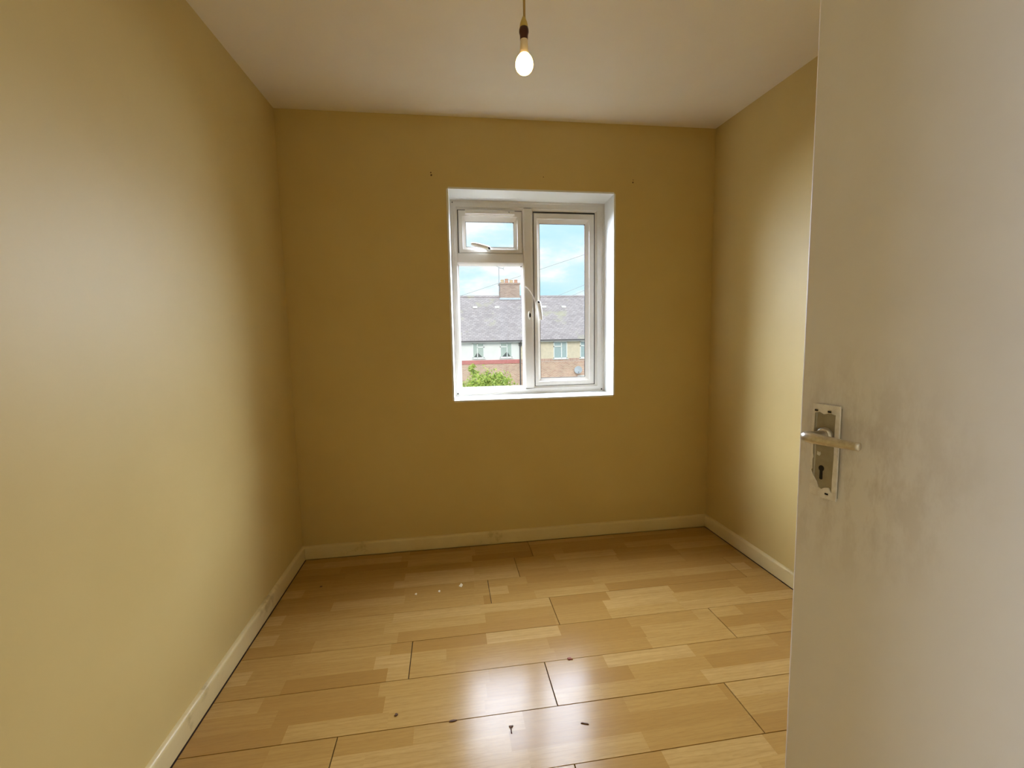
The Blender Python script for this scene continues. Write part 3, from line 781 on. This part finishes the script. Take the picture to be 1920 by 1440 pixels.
h1, roof1 = make_house(-6.0, 4.95, 'render_white', [(1.69, 2.48, 0.10, 1.12), (3.57, 4.40, 0.10, 1.12), (-1.2, -0.4, 0.1, 1.12), (-4.3, -3.4, 0.1, 1.12), (1.4, 3.0, -2.9, -1.5)], 'white rendered terraced house with red painted band above a brick ground floor', (True, False), 'house_room', True)
h2, roof2 = make_house(4.952, 16.0, 'render_cream', [(7.32, 8.30, -0.05, 1.12), (9.23, 10.21, -0.05, 1.12), (12.6, 13.6, -0.05, 1.12), (6.0, 7.6, -2.9, -1.5)], 'beige rendered terraced house with brick course and satellite dish', (False, False), 'blind', False)
def attach(o, h):
    o.matrix_parent_inverse = Matrix.Translation(h.location).inverted()
# downpipe on the party line with hopper
pz = tube('downpipe', [(4.95, EY + 0.03, EZ - 0.1), (4.95, HY - 0.09, EZ - 0.42), (4.95, HY - 0.09, GZ)], 0.045, M['gutter_dark'], h1, 10); attach(pz, h1)
pz = box('hopper', (4.87, 5.06, HY - 0.2, HY - 0.01, EZ - 0.42, EZ - 0.22), M['gutter_dark'], h1); attach(pz, h1)
# roof vents
for hh, rr, xs in ((h1, roof1, (2.12, 3.74)), (h2, roof2, (7.30, 8.82))):
    for x in xs:
        y = on_roof(3.70)
        prism('roof_vent', [(y - 0.12, 3.66), (y - 0.12, 3.74), (y + 0.10, 3.83), (y + 0.10, 3.74)], 'x', x - 0.16, x + 0.16, M['vent_grey'], rr)
# chimney: stack, flashing, capping, pots
ch = box('chimney', (4.10, 5.60, RY - 0.40, RY + 0.40, RZ - 0.5, 5.50), M['chimney_brick'], h1); attach(ch, h1)
boxes('flashing', [(4.04, 5.66, RY - 0.46, RY - 0.40, 4.36, 4.50)], M['lead'], ch)
box('capping', (4.05, 5.65, RY - 0.45, RY + 0.45, 5.50, 5.62), M['chimney_brick'], ch)
for k, (x, hgt, mt) in enumerate(((4.33, 0.27, 'pot_buff'), (4.66, 0.34, 'pot_red'), (5.02, 0.25, 'pot_buff'), (5.38, 0.27, 'pot_red'))):
    lathe('chimney_pot', [(0.0, 5.61), (0.15, 5.61), (0.14, 5.65), (0.115, 5.62 + hgt * 0.85), (0.135, 5.62 + hgt * 0.87), (0.135, 5.62 + hgt), (0.09, 5.62 + hgt), (0.085, 5.7), (0.0, 5.7)], M[mt], ch, 16, (x, RY, 0))
# porch canopy on the beige house
pz = boxes('porch', [(9.05, 10.9, HY - 1.0, HY, -1.42, -1.26), (9.12, 9.25, HY - 0.95, HY - 0.8, GZ, -1.42), (10.7, 10.83, HY - 0.95, HY - 0.8, GZ, -1.42)], M['fascia_white'], h2); attach(pz, h2)
# TV aerial on the chimney
ae = tag(empty('tv_aerial', (4.03, RY - 0.42, 5.0)), 'thin television aerial on a mast strapped to the chimney', 'aerial')
tube('mast', [(0, 0, 0), (0, 0, 1.80)], 0.022, M['aerial_metal'], ae, 8)
tube('boom', [(-0.22, 0.05, 1.88), (0.04, 0, 1.74), (0.36, -0.05, 1.66)], 0.014, M['aerial_metal'], ae, 6)
for k in range(6):
    x = 0.06 + 0.055 * k
    tube('element', [(x, -0.16, 1.735 - x * 0.22), (x, 0.16, 1.735 - x * 0.22)], 0.008, M['aerial_metal'], ae, 6)
for s_ in (-1, 1):
    tube('reflector', [(0.30, -0.05, 1.67), (0.40, -0.06, 1.67 + 0.12 * s_)], 0.012, M['aerial_metal'], ae, 6)
tube('bracket', [(0, 0, 0.25), (0.10, 0.0, 0.25)], 0.02, M['aerial_metal'], ae, 6)
# satellite dish
sd = tag(empty('satellite_dish', (9.04, HY, -1.05)), 'small grey satellite dish fixed to the brick wall of the beige house', 'satellite dish')
dd = lathe('dish', [(0.0, 0.0), (0.10, 0.008), (0.20, 0.035), (0.27, 0.065), (0.275, 0.065), (0.20, 0.025), (0.10, -0.004), (0.0, -0.012)], M['dish_grey'], sd, 28, closed=False)
dd.matrix_local = Matrix.Translation((0, -0.24, 0.16)) @ Euler((R(72), 0, R(-22))).to_matrix().to_4x4()
tube('feed_arm', [(0.02, -0.24, -0.09), (-0.06, -0.52, 0.02), (-0.07, -0.55, 0.08)], 0.015, M['gutter_dark'], sd, 8)
tube('wall_bracket', [(0.0, 0.02, 0.0), (0.0, -0.12, 0.02), (0.0, -0.24, 0.13)], 0.022, M['gutter_dark'], sd, 8)
# overhead cables
for nm, A, B, sag in (('long overhead cable rising across both window panes', (-7.33, 29.5, 1.54), (23.19, 20.0, 10.56), 0.0), ('upper of the two short cables above the roof ridge at right', (7.12, 36.0, 4.10), (27.87, 24.0, 11.98), 0.0), ('lower of the two short cables above the roof ridge at right', (8.85, 36.0, 4.26), (27.85, 24.0, 12.16), 0.0)):
    A, B = Vector(A), Vector(B)
    o = tube('overhead_cable', [A, A.lerp(B, 0.5) - Vector((0, 0, sag)), B], 0.010, M['cable_grey'], None, 6)
    tag(o, nm, 'cable', 'overhead cables in the sky')
# shrubs in front of the white house
def shrub(label, cx, cy, lobes, nleaf, size, seed, stems):
    pr = random.Random(seed)
    root = tag(empty('leafy_shrub', (cx, cy, GZ)), label, 'shrub')
    verts, faces = [], []
    tot = sum(l[3] ** 2 for l in lobes)
    for (lx, ly, lz, lr, sq) in lobes:
        n_l = int(nleaf * lr * lr / tot)
        n_s = max(8, n_l // 14)
        for _ in range(n_s):
            d = Vector((pr.gauss(0, 1), pr.gauss(0, 1), pr.gauss(0, 1))).normalized()
            reach = pr.uniform(0.75, 1.08) + (0.28 if pr.random() < 0.16 else 0.0)
            droop = Vector((pr.gauss(0, .1), pr.gauss(0, .1), pr.uniform(-0.05, 0.22))) * lr
            for q in range(14):
                f_ = 0.45 + (reach - 0.45) * q / 13
                p = Vector((lx, ly, lz)) + Vector((d.x, d.y, d.z * sq)) * (lr * f_) + droop * f_ * f_
                p += Vector((pr.gauss(0, 1), pr.gauss(0, 1), pr.gauss(0, 1))) * size * 0.55
                if p.z < 0.05: continue
                a = Vector((pr.gauss(0, 1), pr.gauss(0, 1), pr.gauss(0, 0.7))).normalized()
                b = a.cross(d + Vector((pr.gauss(0, .4), pr.gauss(0, .4), pr.gauss(0, .4)))).normalized()
                s = size * pr.uniform(0.6, 1.25)
                k = len(verts)
                verts += [p - a * s, p + b * s * 0.42 + d * s * .12, p + a * s, p - b * s * 0.42 + d * s * .12]
                faces.append((k, k + 1, k + 2, k + 3))
    me = bpy.data.meshes.new('foliage')
    me.from_pydata([tuple(v) for v in verts], [], faces)
    tag(link('foliage', me, M['leaves'], root), kind='stuff')
    for k in range(stems):
        a = 2 * math.pi * k / stems
        lx, ly, lz = lobes[k % len(lobes)][:3]
        tube('stem', [(0.1 * math.cos(a), 0.1 * math.sin(a), 0), (lx * 0.4, ly * 0.4, lz * 0.55), (lx * 0.9, ly * 0.9, lz)], [0.05, 0.035, 0.015], M['bark'], root, 6)
    return root
shrub('broad yellow green shrub below the white house windows', 2.0, 22.0, [(-0.75, 0, 2.45, 0.62, 0.8), (-0.25, 0.1, 2.75, 0.62, 0.85), (0.30, -0.1, 2.80, 0.66, 0.85), (0.80, 0, 2.65, 0.55, 0.8), (-0.1, -0.3, 2.25, 0.85, 0.8), (0.65, -0.2, 2.05, 0.75, 0.9), (-0.65, -0.1, 1.7, 0.8, 0.9), (0.1, 0, 1.2, 1.0, 0.9)], 9000, 0.085, 3, 5)
shrub('slim taller shrub behind the broad shrub at its left end', 1.42, 25.0, [(-0.02, 0, 3.28, 0.24, 1.2), (0.10, 0, 2.95, 0.26, 1.2), (0, 0, 2.2, 0.45, 1.3)], 1100, 0.085, 5, 3)
